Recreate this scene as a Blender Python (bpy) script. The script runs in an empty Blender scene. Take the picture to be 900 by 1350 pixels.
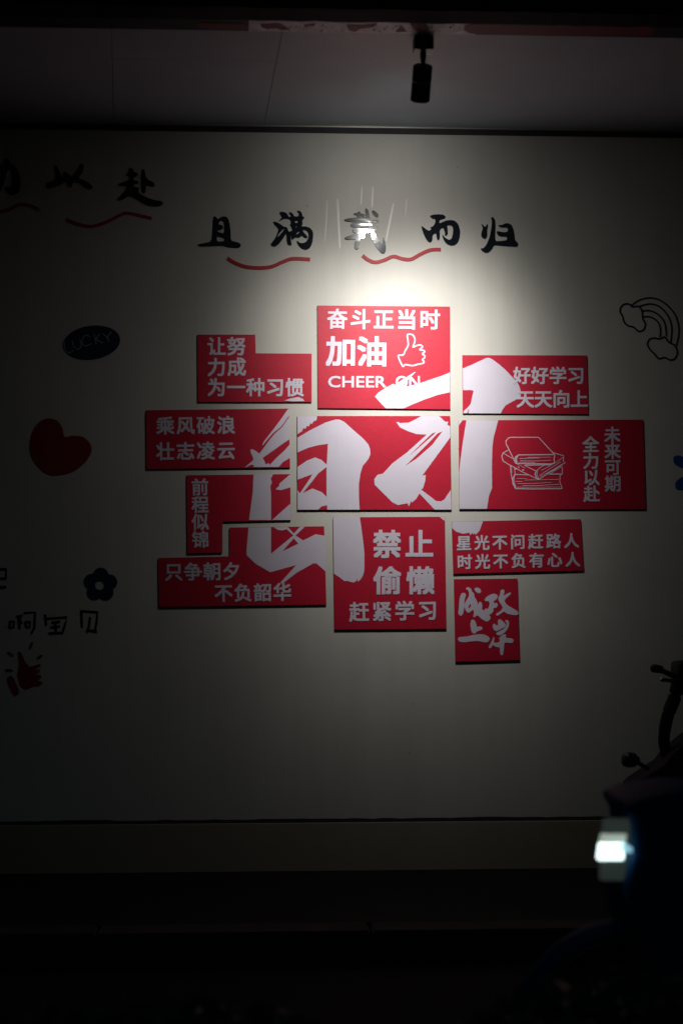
import bpy, bmesh, math, random
from mathutils import Vector, Matrix, Euler
from mathutils.geometry import tessellate_polygon
random.seed(7)
S = bpy.context.scene
C = S.collection
R = math.radians

# ------------------------------------------------------------------ camera
F = 2410.0                                  # focal length in photograph pixels (900 x 1350)
CAM = Vector((0.0, -8.0, 1.38))
cd = bpy.data.cameras.new('camera'); cam = bpy.data.objects.new('camera', cd); C.objects.link(cam)
cd.sensor_fit = 'VERTICAL'; cd.sensor_height = 36.0; cd.sensor_width = 24.0
cd.lens = 36.0 * F / 1350.0
cd.clip_start = 0.05; cd.clip_end = 500
cam.location = CAM
ROT = Euler((R(90 + 1.31), 0, R(-3.33)))
cam.rotation_euler = ROT
cd.dof.use_dof = True; cd.dof.focus_distance = 8.0; cd.dof.aperture_fstop = 1.8
S.camera = cam
RM = ROT.to_matrix()
# ------------------------------------------------------------------ night sky
w = bpy.data.worlds.new('World'); S.world = w; w.use_nodes = True
nt = w.node_tree; bg = nt.nodes['Background']
sky = nt.nodes.new('ShaderNodeTexSky'); sky.sky_type = 'NISHITA'; sky.sun_disc = False
sky.sun_elevation = R(-1.6); sky.sun_rotation = R(0)
tint = nt.nodes.new('ShaderNodeVectorMath'); tint.operation = 'MULTIPLY'; tint.inputs[1].default_value = (.45, .75, 1.05)   # blue night sky
nt.links.new(sky.outputs[0], tint.inputs[0]); nt.links.new(tint.outputs[0], bg.inputs[0]); bg.inputs[1].default_value = 0.06
S.view_settings.view_transform = 'Standard'; S.view_settings.look = 'None'
S.view_settings.exposure = 0.0; S.view_settings.gamma = 1.0
S.cycles.use_denoising = True
S.cycles.max_bounces = 8

# ------------------------------------------------------------------ helpers
def ray(px, py):
    return RM @ Vector(((px - 450) / F, (675 - py) / F, -1))
def atY(px, py, Y=0.0):
    d = ray(px, py); t = (Y - CAM.y) / d.y; return CAM + d * t
def atZ(px, py, z):
    d = ray(px, py); t = (z - CAM.z) / d.z; return CAM + d * t

def tag(o, label=None, cat=None, group=None, kind=None):
    if label: o['label'] = label
    if cat: o['category'] = cat
    if group: o['group'] = group
    if kind: o['kind'] = kind
    return o
def link(name, me, mats, parent=None):
    o = bpy.data.objects.new(name, me); C.objects.link(o)
    if not isinstance(mats, (list, tuple)): mats = [mats]
    if len(me.materials) == 0:
        for m in mats: me.materials.append(m)
    if parent is not None:
        o.parent = parent
        o.matrix_parent_inverse = Matrix.Translation(parent.location).inverted() if parent.rotation_euler.z == 0 else parent.matrix_basis.inverted()
    return o
def obj(name, bm, mats, parent=None, smooth=False, bevel=0):
    bmesh.ops.recalc_face_normals(bm, faces=bm.faces)
    if bevel:
        bmesh.ops.bevel(bm, geom=[e for e in bm.edges if e.calc_face_angle(0) > 0.5], offset=bevel, segments=2, affect='EDGES', profile=.6)
    me = bpy.data.meshes.new(name); bm.to_mesh(me); bm.free()
    if smooth:
        me.polygons.foreach_set('use_smooth', [True] * len(me.polygons))
    return link(name, me, mats, parent)
def empty(name, loc):
    o = bpy.data.objects.new(name, None); C.objects.link(o); o.location = loc; o.empty_display_size = .1
    return o

# materials --------------------------------------------------------
def mat(name, col, rough=.5, spec=.5, nscale=0, namt=0, bump=0, bscale=40, metal=0, coat=0, croug=.1, emit=None, estr=0):
    m = bpy.data.materials.new(name); m.use_nodes = True
    t = m.node_tree; b = t.nodes['Principled BSDF']
    b.inputs['Base Color'].default_value = (*col, 1); b.inputs['Roughness'].default_value = rough
    b.inputs['Specular IOR Level'].default_value = spec; b.inputs['Metallic'].default_value = metal
    b.inputs['Coat Weight'].default_value = coat; b.inputs['Coat Roughness'].default_value = croug
    if emit: b.inputs['Emission Color'].default_value = (*emit, 1); b.inputs['Emission Strength'].default_value = estr
    geo = t.nodes.new('ShaderNodeNewGeometry')
    if namt:
        n = t.nodes.new('ShaderNodeTexNoise'); n.inputs['Scale'].default_value = nscale; n.inputs['Detail'].default_value = 6
        t.links.new(geo.outputs['Position'], n.inputs['Vector'])
        r = t.nodes.new('ShaderNodeMapRange'); r.inputs[1].default_value = .3; r.inputs[2].default_value = .7
        r.inputs[3].default_value = 1 - namt; r.inputs[4].default_value = 1 + namt * .4
        t.links.new(n.outputs[0], r.inputs[0])
        mx = t.nodes.new('ShaderNodeVectorMath'); mx.operation = 'SCALE'; mx.inputs[0].default_value = col
        t.links.new(r.outputs[0], mx.inputs['Scale']); t.links.new(mx.outputs[0], b.inputs['Base Color'])
    if bump:
        n = t.nodes.new('ShaderNodeTexNoise'); n.inputs['Scale'].default_value = bscale; n.inputs['Detail'].default_value = 5
        t.links.new(geo.outputs['Position'], n.inputs['Vector'])
        bp = t.nodes.new('ShaderNodeBump'); bp.inputs['Strength'].default_value = bump; bp.inputs['Distance'].default_value = .004
        t.links.new(n.outputs[0], bp.inputs['Height']); t.links.new(bp.outputs[0], b.inputs['Normal'])
    return m

def wall_material(name, col, rough):
    m = mat(name, col, rough)
    t = m.node_tree; b = t.nodes['Principled BSDF']; N = t.nodes.new; L = t.links.new
    geo = [n for n in t.nodes if n.type == 'NEW_GEOMETRY'][0]
    # broad dirt variation
    n1 = N('ShaderNodeTexNoise'); n1.inputs['Scale'].default_value = 1.7; n1.inputs['Detail'].default_value = 8; n1.inputs['Roughness'].default_value = .65
    L(geo.outputs['Position'], n1.inputs['Vector'])
    # vertical drip streaks
    mp = N('ShaderNodeMapping'); mp.inputs['Scale'].default_value = (14, 1, .8); L(geo.outputs['Position'], mp.inputs['Vector'])
    n2 = N('ShaderNodeTexNoise'); n2.inputs['Scale'].default_value = 1; n2.inputs['Detail'].default_value = 5; L(mp.outputs[0], n2.inputs['Vector'])
    # little specks
    n3 = N('ShaderNodeTexVoronoi'); n3.inputs['Scale'].default_value = 9; L(geo.outputs['Position'], n3.inputs['Vector'])
    sepc = N('ShaderNodeSeparateColor'); L(n3.outputs['Color'], sepc.inputs[0])
    keep = N('ShaderNodeMath'); keep.operation = 'GREATER_THAN'; keep.inputs[1].default_value = .72; L(sepc.outputs[0], keep.inputs[0])
    sz = N('ShaderNodeMapRange'); sz.inputs[1].default_value = .03; sz.inputs[2].default_value = .055; sz.inputs[3].default_value = 1; sz.inputs[4].default_value = 0
    L(n3.outputs['Distance'], sz.inputs[0])
    sp = N('ShaderNodeMath'); sp.operation = 'MULTIPLY'; L(keep.outputs[0], sp.inputs[0]); L(sz.outputs[0], sp.inputs[1])
    spk = N('ShaderNodeMath'); spk.operation = 'MULTIPLY_ADD'; spk.inputs[1].default_value = -.3; spk.inputs[2].default_value = 1; L(sp.outputs[0], spk.inputs[0])
    a = N('ShaderNodeMapRange'); a.inputs[1].default_value = .25; a.inputs[2].default_value = .75; a.inputs[3].default_value = .89; a.inputs[4].default_value = 1.05; L(n1.outputs[0], a.inputs[0])
    c = N('ShaderNodeMapRange'); c.inputs[1].default_value = .3; c.inputs[2].default_value = .7; c.inputs[3].default_value = .965; c.inputs[4].default_value = 1.02; L(n2.outputs[0], c.inputs[0])
    m1 = N('ShaderNodeMath'); m1.operation = 'MULTIPLY'; L(a.outputs[0], m1.inputs[0]); L(c.outputs[0], m1.inputs[1])
    m2 = N('ShaderNodeMath'); m2.operation = 'MULTIPLY'; L(m1.outputs[0], m2.inputs[0]); L(spk.outputs[0], m2.inputs[1])
    v = N('ShaderNodeVectorMath'); v.operation = 'SCALE'; v.inputs[0].default_value = col; L(m2.outputs[0], v.inputs['Scale']); L(v.outputs[0], b.inputs['Base Color'])
    # trowel relief
    n4 = N('ShaderNodeTexNoise'); n4.inputs['Scale'].default_value = 6; n4.inputs['Detail'].default_value = 8; n4.inputs['Roughness'].default_value = .6; L(geo.outputs['Position'], n4.inputs['Vector'])
    bp = N('ShaderNodeBump'); bp.inputs['Strength'].default_value = .35; bp.inputs['Distance'].default_value = .004
    L(n4.outputs[0], bp.inputs['Height']); L(bp.outputs[0], b.inputs['Normal'])
    return m

M = {}
M['wall'] = wall_material('cream_wall_paint', (.61, .59, .545), .52)
M['wall'].node_tree.nodes['Principled BSDF'].inputs['Specular IOR Level'].default_value = .35
M['plinth'] = wall_material('plinth_paint', (.33, .295, .225), .8)
M['red'] = mat('red_print', (.50, .009, .035), .45, .4, 30, .06, .08, 60)
M['lavender'] = mat('pale_lavender_print', (.66, .61, .72), .45, .4, 20, .03, .05, 60)
M['edge'] = mat('dark_board_edge', (.07, .065, .07), .7, .3, 30, .2)
M['ink'] = mat('glossy_black_acrylic', (.010, .013, .020), .05, .5, coat=.10, croug=.18)
M['redvinyl'] = mat('red_acrylic', (.40, .012, .02), .5, .3, 20, .08)
M['darkred'] = mat('deep_red_vinyl', (.26, .012, .016), .5, .4, 20, .1)
M['navyvinyl'] = mat('navy_vinyl', (.010, .018, .06), .5, .4, 20, .1)
M['bluevinyl'] = mat('blue_vinyl', (.01, .07, .30), .5, .4, 20, .1)
M['soffit'] = mat('soffit_sheet', (.36, .42, .48), .5, .4, 3, .08, .05, 10)
M['seam'] = mat('dark_sealant', (.045, .04, .05), .7, .3, 30, .2)
M['trim'] = mat('aluminium_trim', (.62, .58, .50), .3, .5, 8, .15, metal=.6)
M['beam'] = mat('painted_beam', (.006, .011, .02), .7, .15, 5, .3)
M['lampblack'] = mat('black_powder_coat', (.03, .04, .06), .45, .5, 60, .1, .1, 300)
M['chrome'] = mat('chrome_ring', (.75, .72, .65), .15, metal=1)
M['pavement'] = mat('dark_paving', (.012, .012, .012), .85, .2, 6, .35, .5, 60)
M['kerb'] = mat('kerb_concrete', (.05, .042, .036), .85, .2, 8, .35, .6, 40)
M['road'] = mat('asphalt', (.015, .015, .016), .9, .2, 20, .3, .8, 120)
M['soil'] = mat('soil', (.02, .016, .012), .95, .2, 12, .4, .8, 30)
M['leaf'] = mat('hedge_leaf', (.07, .12, .04), .4, .4, 18, .5)
M['rubber'] = mat('tyre_rubber', (.012, .012, .012), .75, .3, 40, .2, .3, 80)
M['plastic'] = mat('black_plastic', (.012, .012, .014), .4, .5, 40, .15, .1, 120)
M['navypaint'] = mat('navy_scooter_paint', (.004, .05, .13), .6, .02, 9, .1)
M['darkpaint'] = mat('black_scooter_paint', (.006, .007, .011), .6, .2, 9, .1)
M['steel'] = mat('steel', (.35, .35, .36), .3, metal=1)
M['seat'] = mat('seat_vinyl', (.015, .015, .016), .55, .4, 25, .2, .2, 150)

# glossy characters: puckered acrylic film
t = M['ink'].node_tree; b = t.nodes['Principled BSDF']
g = [n for n in t.nodes if n.type == 'NEW_GEOMETRY'][0]
mp = t.nodes.new('ShaderNodeMapping'); mp.inputs['Scale'].default_value = (5, 1, 22); t.links.new(g.outputs['Position'], mp.inputs['Vector'])
n = t.nodes.new('ShaderNodeTexNoise'); n.inputs['Scale'].default_value = 1; n.inputs['Detail'].default_value = 2; t.links.new(mp.outputs[0], n.inputs['Vector'])
bp = t.nodes.new('ShaderNodeBump'); bp.inputs['Strength'].default_value = .16; bp.inputs['Distance'].default_value = .006
t.links.new(n.outputs[0], bp.inputs['Height']); t.links.new(bp.outputs[0], b.inputs['Normal'])

# planar outline tools ---------------------------------------------
def Z(ox, oy, s, pts):                       # enlarged-crop reading -> photograph pixels
    return [(ox + x / s, oy + y / s) for x, y in pts]
def chaikin(p, n=1, closed=True):
    for _ in range(n):
        q = []
        m = len(p)
        for i in range(m if closed else m - 1):
            a, b = p[i], p[(i + 1) % m]
            q.append((a[0] * .78 + b[0] * .22, a[1] * .78 + b[1] * .22)); q.append((a[0] * .22 + b[0] * .78, a[1] * .22 + b[1] * .78))
        if not closed: q = [p[0]] + q + [p[-1]]
        p = q
    return p
def catmull(p, n=6, closed=False):
    q = []; m = len(p)
    rng = range(m if closed else m - 1)
    for i in rng:
        g = (lambda k: p[k % m]) if closed else (lambda k: p[max(0, min(m - 1, k))])
        a, b, c, d = g(i - 1), g(i), g(i + 1), g(i + 2)
        for k in range(n):
            u = k / n
            q.append(tuple(.5 * (2 * b[j] + (c[j] - a[j]) * u + (2 * a[j] - 5 * b[j] + 4 * c[j] - d[j]) * u * u + (3 * b[j] - a[j] - 3 * c[j] + d[j]) * u ** 3) for j in (0, 1)))
    if not closed: q.append(p[-1])
    return q
def to_plane(p, Y):
    v = atY(p[0], p[1], Y); return (v.x, v.z)
def plate_bm(bm, loops, Y0, Y1, mi_front=0, mi_side=0):
    """prism of outer loop and holes, each a list of photograph pixels read on the plane Y0 (front); Y1 is the back"""
    L = [[to_plane(p, Y0) for p in lp] for lp in loops]
    flat = [p for lp in L for p in lp]
    tris = tessellate_polygon([[Vector((x, z, 0)) for x, z in lp] for lp in L])
    fr = [bm.verts.new((x, Y0, z)) for x, z in flat]; bk = [bm.verts.new((x, Y1, z)) for x, z in flat]
    def addf(vs, mi):
        try:
            f = bm.faces.new(vs); f.material_index = mi
        except ValueError: pass
    for a, b, c in tris:
        p, q, r = flat[a], flat[b], flat[c]
        cr = (q[0] - p[0]) * (r[1] - p[1]) - (q[1] - p[1]) * (r[0] - p[0])
        if abs(cr) < 1e-12: continue
        if cr < 0: b, c = c, b
        addf((fr[a], fr[b], fr[c]), mi_front); addf((bk[a], bk[c], bk[b]), mi_side)
    k = 0
    for lp in L:
        n = len(lp)
        area = sum(lp[i][0] * lp[(i + 1) % n][1] - lp[(i + 1) % n][0] * lp[i][1] for i in range(n))
        for i in range(n):
            a, b = k + i, k + (i + 1) % n
            addf((fr[a], bk[a], bk[b], fr[b]) if area > 0 else (fr[b], bk[b], bk[a], fr[a]), mi_side)
        k += n
def raw(name, bm, mats, parent=None):
    me = bpy.data.meshes.new(name); bm.to_mesh(me); bm.free(); return link(name, me, mats, parent)
def plate(name, pieces, Y0, Y1, mats, parent=None, side=0):
    bm = bmesh.new()
    for i, loops in enumerate(pieces):
        plate_bm(bm, loops, Y0 - i * .00012, Y1, 0, side)
    return raw(name, bm, mats, parent)
def band(path, wd, closed=False):            # outline loop(s) of a constant-width line
    m = len(path); A = []; B = []
    for i in range(m):
        a = path[(i - 1) % m] if closed else path[max(0, i - 1)]; c = path[(i + 1) % m] if closed else path[min(m - 1, i + 1)]
        dx, dy = c[0] - a[0], c[1] - a[1]; l = math.hypot(dx, dy) or 1
        h = (wd(i / (m - 1)) if callable(wd) else wd) / 2
        nx, ny = -dy / l * h, dx / l * h; x, y = path[i]
        A.append((x + nx, y + ny)); B.append((x - nx, y - ny))
    return A, B
def strip_bm(bm, path, wd, Y0, Y1, closed=False):
    A, B = band(path, wd, closed); m = len(path); V = []
    for a, b in zip(A, B):
        pa, pb = to_plane(a, Y0), to_plane(b, Y0)
        V.append([bm.verts.new((pa[0], Y0, pa[1])), bm.verts.new((pb[0], Y0, pb[1])), bm.verts.new((pb[0], Y1, pb[1])), bm.verts.new((pa[0], Y1, pa[1]))])
    for i in range(m if closed else m - 1):
        p, q = V[i], V[(i + 1) % m]
        for k in range(4):
            bm.faces.new((p[k], p[(k + 1) % 4], q[(k + 1) % 4], q[k]))
    if not closed: bm.faces.new(V[0]); bm.faces.new(V[-1][::-1])
def lines(name, paths, Y0, Y1, m, parent=None):
    bm = bmesh.new()
    for i, it in enumerate(paths):
        p, wd = it[0], it[1]; cl = len(it) > 2 and it[2]
        strip_bm(bm, p, wd, Y0 - i * .00006, Y1, cl)
    bmesh.ops.recalc_face_normals(bm, faces=bm.faces)
    return raw(name, bm, m, parent)

# lettering from the built-in font ----------------------------------
_gl = {}
def glyph(s, bold):
    if (s, bold) in _gl: return _gl[(s, bold)]
    c = bpy.data.curves.new('t', 'FONT'); c.body = s; c.offset = bold; c.resolution_u = 3
    o = bpy.data.objects.new('t', c); C.objects.link(o); bpy.context.view_layer.update()
    dg = bpy.context.evaluated_depsgraph_get()
    me = bpy.data.meshes.new_from_object(o.evaluated_get(dg))
    vs = [(v.co.x, v.co.y) for v in me.vertices]; fs = [tuple(p.vertices) for p in me.polygons]
    bpy.data.objects.remove(o); bpy.data.curves.remove(c); bpy.data.meshes.remove(me)
    _gl[(s, bold)] = (vs, fs); return vs, fs
_rx = [v[0] for v in glyph('国', 0)[0]]; _ry = [v[1] for v in glyph('国', 0)[0]]
REFX, REFY, REFH = (min(_rx) + max(_rx)) / 2, (min(_ry) + max(_ry)) / 2, max(_ry) - min(_ry)
EM = REFH / .90                                # em size in font units
def put_glyph(bm, vs, fs, fn, Y0, Y1):
    """faces on Y0 with real side walls to Y1"""
    P = [to_plane(fn(x, y), Y0) for x, y in vs]
    fr = [bm.verts.new((x, Y0, z)) for x, z in P]; bk = {}
    cnt = {}
    for f in fs:
        n = len(f)
        for i in range(n):
            cnt[(f[i], f[(i + 1) % n])] = 1
        try: bm.faces.new([fr[i] for i in f])
        except ValueError: pass
    for (a, b) in cnt:
        if (b, a) in cnt: continue
        for k in (a, b):
            if k not in bk: bk[k] = bm.verts.new((P[k][0], Y1, P[k][1]))
        try: bm.faces.new((fr[b], fr[a], bk[a], bk[b]))
        except ValueError: pass
def lettering(s, c0, c1, size, Y, parent, m, bold=.022, name='lettering', ang=0):
    bm = bmesh.new(); n = len(s)
    th = ang or (math.atan2(c1[1] - c0[1], c1[0] - c0[0]) if abs(c1[0] - c0[0]) > abs(c1[1] - c0[1]) else -math.atan2(c1[0] - c0[0], c1[1] - c0[1]))
    for i, ch in enumerate(s):
        vs, fs = glyph(ch, 0); u = i / max(1, n - 1)
        cx, cy = c0[0] + (c1[0] - c0[0]) * u, c0[1] + (c1[1] - c0[1]) * u
        k = size / EM; ct, st = math.cos(th), math.sin(th)
        def fn(x, y, cx=cx, cy=cy):
            dx, dy = (x - REFX) * k, -(y - REFY) * k
            return (cx + dx * ct - dy * st, cy + dx * st + dy * ct)
        for j, (ox, oy) in enumerate(((1, 1), (-1, 1), (1, -1), (-1, -1), (0, 0))):   # weight: five slightly shifted layers of print
            h = bold * size * .9
            put_glyph(bm, vs, fs, lambda x, y, ox=ox, oy=oy: (lambda q: (q[0] + ox * h, q[1] + oy * h))(fn(x, y)), Y - .0012 - j * .00005, Y)
    return raw(name, bm, m, parent)
def latin(bm, s, box, Y, bold=.015):
    vs, fs = glyph(s, 0); xs = [v[0] for v in vs]; ys = [v[1] for v in vs]
    x0, x1, y0, y1 = min(xs), max(xs), min(ys), max(ys); bx0, by0, bx1, by1 = box
    for j, (ox, oy) in enumerate(((1, 1), (-1, 1), (1, -1), (-1, -1), (0, 0))):
        put_glyph(bm, vs, fs, lambda x, y: (ox * .38 + bx0 + (x - x0) / (x1 - x0) * (bx1 - bx0), oy * .38 + by1 - (y - y0) / (y1 - y0) * (by1 - by0)), Y - .0012 - j * .00005, Y)

# box / tube / revolve helpers ----------------------------------------
def box(bm, x0, x1, y0, y1, z0, z1):
    v = [bm.verts.new(p) for p in ((x0, y0, z0), (x1, y0, z0), (x1, y1, z0), (x0, y1, z0), (x0, y0, z1), (x1, y0, z1), (x1, y1, z1), (x0, y1, z1))]
    for f in ((0, 3, 2, 1), (4, 5, 6, 7), (0, 1, 5, 4), (1, 2, 6, 5), (2, 3, 7, 6), (3, 0, 4, 7)): bm.faces.new([v[i] for i in f])
def tube(bm, path, rad, n=12, caps=True):
    path = [Vector(p) for p in path]; rings = []; up = Vector((0, 0, 1))
    for i, p in enumerate(path):
        d = (path[min(i + 1, len(path) - 1)] - path[max(i - 1, 0)]).normalized()
        u = d.cross(up if abs(d.z) < .95 else Vector((0, 1, 0))).normalized(); v = d.cross(u)
        r = rad[i] if isinstance(rad, (list, tuple)) else rad
        rings.append([bm.verts.new(p + (u * math.cos(2 * math.pi * k / n) + v * math.sin(2 * math.pi * k / n)) * r) for k in range(n)])
    for a, b in zip(rings, rings[1:]):
        for k in range(n): bm.faces.new((a[k], a[(k + 1) % n], b[(k + 1) % n], b[k]))
    if caps: bm.faces.new(rings[0]); bm.faces.new(rings[-1][::-1])
def smoothpath(p, n=6):
    q = []; m = len(p); g = lambda k: Vector(p[max(0, min(m - 1, k))])
    for i in range(m - 1):
        a, b, c, d = g(i - 1), g(i), g(i + 1), g(i + 2)
        for k in range(n):
            u = k / n; q.append(.5 * (2 * b + (c - a) * u + (2 * a - 5 * b + 4 * c - d) * u * u + (3 * b - a - 3 * c + d) * u ** 3))
    q.append(Vector(p[-1])); return q
def revolve(bm, prof, axis='y', cen=(0, 0, 0), n=32, closed=True):
    """prof: (radius, offset along axis)"""
    rings = []
    for k in range(n):
        a = 2 * math.pi * k / n; rr = []
        for r, h in prof:
            if axis == 'y': p = (r * math.cos(a), h, r * math.sin(a))
            else: p = (r * math.cos(a), r * math.sin(a), h)
            rr.append(bm.verts.new((cen[0] + p[0], cen[1] + p[1], cen[2] + p[2])))
        rings.append(rr)
    m = len(prof)
    for k in range(n):
        a, b = rings[k], rings[(k + 1) % n]
        for i in range(m if closed else m - 1): bm.faces.new((a[i], a[(i + 1) % m], b[(i + 1) % m], b[i]))
def side_prism(bm, prof, y0, y1):             # profile in (x, z) extruded across y
    a = [bm.verts.new((x, y0, z)) for x, z in prof]; b = [bm.verts.new((x, y1, z)) for x, z in prof]
    bm.faces.new(a); bm.faces.new(b[::-1])
    for i in range(len(prof)):
        j = (i + 1) % len(prof); bm.faces.new((a[i], b[i], b[j], a[j]))

# ------------------------------------------------------------------ the place: wall
XL, XR = -9.0, 9.0
ZJ = atY(450, 1083).z                         # joint under the painted wall
ZT = atY(450, 172).z                          # where the soffit meets the wall
wallE = tag(empty('painted_wall', (0, 0, 0)), 'cream painted street wall covered with red boards, brush characters and stickers', 'wall')
bm = bmesh.new(); box(bm, XL, XR, 0, .25, ZJ + .006, ZT + .5); obj('wall_face', bm, M['wall'], wallE)
# ragged dark joint (sealant with uneven lips)
bm = bmesh.new(); n = 420; rows = []
for i in range(n + 1):
    x = XL + (XR - XL) * i / n
    a = .0065 + random.random() * .004 + (.003 if math.sin(x * 7.3) > .75 else 0); bb = .0025 + random.random() * .0015
    rows.append([bm.verts.new((x, -.0035, ZJ + .004 + a)), bm.verts.new((x, -.0035, ZJ + .001 - bb)), bm.verts.new((x, .03, ZJ + .001 - bb)), bm.verts.new((x, .03, ZJ + .004 + a))])
for p, q in zip(rows, rows[1:]):
    for k in range(4): bm.faces.new((p[k], p[(k + 1) % 4], q[(k + 1) % 4], q[k]))
obj('joint_strip', bm, M['seam'], wallE)
bm = bmesh.new(); box(bm, XL, XR, -.012, .25, -.14, ZJ - .0035); obj('plinth', bm, M['plinth'], wallE, bevel=.003)

M['glarestreak'] = mat('pale_glare_streak', (.64, .625, .585), .38, .5)  # lamp glare on the glossy wall, put into the colour of thin pale strips
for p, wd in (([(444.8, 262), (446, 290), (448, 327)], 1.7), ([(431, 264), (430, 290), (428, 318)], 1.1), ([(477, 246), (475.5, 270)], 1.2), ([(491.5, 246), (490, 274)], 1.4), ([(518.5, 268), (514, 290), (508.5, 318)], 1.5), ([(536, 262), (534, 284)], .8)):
    q = catmull(p, 5); lines('glare_streak', [(q, lambda u, wd=wd: wd * 1.7 * (.35 + .65 * math.sin(math.pi * min(1, u * .8 + .15))))], -.0012, .0005, M['glarestreak'], wallE)
# ------------------------------------------------------------------ canopy above
canopy = tag(empty('entrance_canopy', (0, 0, ZT)), 'grey panelled soffit of the canopy running above the wall', 'canopy')
ZS = ZT + .012
Y1 = atZ(450, 82, ZS).y; Y2 = atZ(450, 42, ZS).y; YB = atZ(450, 27, ZS).y
def seam_x(px0, py0, px1, py1):
    a, b = atZ(px0, py0, ZS), atZ(px1, py1, ZS)
    return lambda y: a.x + (b.x - a.x) * (y - a.y) / (b.y - a.y)
s1 = seam_x(150, 165, 147.5, 40); s2 = seam_x(348, 165, 372, 40)
sm = [lambda y: -6.0, lambda y: s1(y) - 3.3, lambda y: s1(y) - 1.1, s1, s2, lambda y: s2(y) + 2.35, lambda y: s2(y) + 4.7, lambda y: 8.6]
for i in range(len(sm) - 1):
    for ya, yb in ((-.014, Y1 + .002), (Y1 - .002, Y2)):
        g = .0010; f0, f1 = sm[i], sm[i + 1]; dz = random.uniform(-.0012, .0012)
        P = [(f0(ya) + g, ya), (f1(ya) - g, ya), (f1(yb) - g, yb), (f0(yb) + g, yb)]
        bm = bmesh.new(); lo = [bm.verts.new((x, y, ZS + dz)) for x, y in P]; hi = [bm.verts.new((x, y, ZS + .015)) for x, y in P]
        bm.faces.new(lo); bm.faces.new(hi)
        for k in range(4): bm.faces.new((lo[k], lo[(k + 1) % 4], hi[(k + 1) % 4], hi[k]))
        obj('soffit_panel', bm, M['soffit'], canopy)
bm = bmesh.new(); box(bm, -6, 8.6, YB, -.002, ZS + .0165, ZS + .22); obj('soffit_backing', bm, M['seam'], canopy)
bm = bmesh.new(); box(bm, XL, XR, -.011, -.0015, ZT - .014, ZS - .003); obj('shadow_gap', bm, M['seam'], canopy)
bm = bmesh.new(); box(bm, -6, 8.6, -.026, -.0125, ZS - .004, ZS + .004); obj('trim', bm, M['trim'], canopy)
# printed strip under the front edge, red patches on greyish film
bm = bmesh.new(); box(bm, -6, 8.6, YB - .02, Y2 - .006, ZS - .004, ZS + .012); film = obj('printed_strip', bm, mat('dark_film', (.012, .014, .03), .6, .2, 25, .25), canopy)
xa, xb = atZ(328, 35, ZS).x, atZ(628, 38, ZS).x
bm = bmesh.new(); box(bm, xa, xb, YB - .02, Y2 - .008, ZS - .0048, ZS - .003); obj('pale_print', bm, mat('pale_film', (.78, .82, .90), .5, .3, 25, .35), canopy)
def under(pxs, m, name, h=.0062):
    bm = bmesh.new()
    for poly in pxs:
        P = [atZ(x, y, ZS - h) for x, y in poly]
        lo = [bm.verts.new(p) for p in P]; hi = [bm.verts.new(p + Vector((0, 0, h - .0035))) for p in P]
        bm.faces.new(lo); bm.faces.new(hi[::-1])
        for k in range(len(P)): bm.faces.new((lo[k], hi[k], hi[(k + 1) % len(P)], lo[(k + 1) % len(P)]))
    return obj(name, bm, m, canopy)
M['stripred'] = mat('strip_red', (.17, .003, .014), .6, .2, 10, .2)
for q in ([[(262, 30), (322, 31), (327, 35), (322, 39.5), (300, 38.5), (262, 37)],
       [(343, 32), (368, 31), (377, 36), (382, 39.5), (372, 40), (364, 37.5), (352, 38.5), (345, 36)],
       [(400, 33), (416, 31), (414, 34.5), (402, 35)],
       [(456, 32.5), (478, 33), (497, 31), (492, 36), (476, 38), (468, 42), (460, 40.5)],
       [(521, 42.5), (526, 36), (529, 34), (536, 42)],
       [(540, 31), (562, 31), (566, 38), (562, 43), (552, 43), (544, 38)],
       [(612, 34), (625, 32), (720, 33.5), (860, 34), (860, 47), (700, 46), (620, 44.5), (611, 40)]]): under([q], M['stripred'], 'red_patch')
pts = []
for i in range(34):
    x = random.uniform(380, 610); y = random.uniform(33, 42); r = random.uniform(.5, 1.1)
    pts.append([(x + r * math.cos(a), y + r * .8 * math.sin(a)) for a in (0, 1.05, 2.1, 3.14, 4.2, 5.2)])
for q in pts: under([q], M['seam'], 'dark_spot', h=.0075)
bm = bmesh.new()
rows = []
n = 300
for i in range(n + 1):                        # front beam with a slightly ragged lower lip
    x = -6 + 14.6 * i / n; zz = ZS - .012 + random.uniform(-.002, .002)
    rows.append([bm.verts.new((x, YB - .03, zz)), bm.verts.new((x, YB - .022, zz)), bm.verts.new((x, YB - .022, ZS + .9)), bm.verts.new((x, YB - .11, ZS + .9)), bm.verts.new((x, YB - .11, zz + .02))])
for p, q in zip(rows, rows[1:]):
    for k in range(5): bm.faces.new((p[k], p[(k + 1) % 5], q[(k + 1) % 5], q[k]))
bm.faces.new(rows[0]); bm.faces.new(rows[-1][::-1])
obj('front_beam', bm, M['beam'], canopy)

# ------------------------------------------------------------------ ground
YK = atZ(450, 1229, 0).y; YK2 = atZ(450, 1217, 0).y
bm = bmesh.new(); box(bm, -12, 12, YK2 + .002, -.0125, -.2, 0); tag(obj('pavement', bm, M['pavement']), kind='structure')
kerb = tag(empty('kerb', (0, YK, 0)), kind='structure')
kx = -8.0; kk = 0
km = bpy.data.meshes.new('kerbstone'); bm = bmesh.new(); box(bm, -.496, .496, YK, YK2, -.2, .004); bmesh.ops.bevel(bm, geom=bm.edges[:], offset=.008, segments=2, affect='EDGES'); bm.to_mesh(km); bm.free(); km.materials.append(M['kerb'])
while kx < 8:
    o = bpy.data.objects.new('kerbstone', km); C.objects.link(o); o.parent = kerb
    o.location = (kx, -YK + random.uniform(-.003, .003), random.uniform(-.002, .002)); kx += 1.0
bm = bmesh.new(); box(bm, -40, 40, -60, YK + .001, -.4, -.12); tag(obj('road', bm, M['road']), kind='structure')
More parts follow.
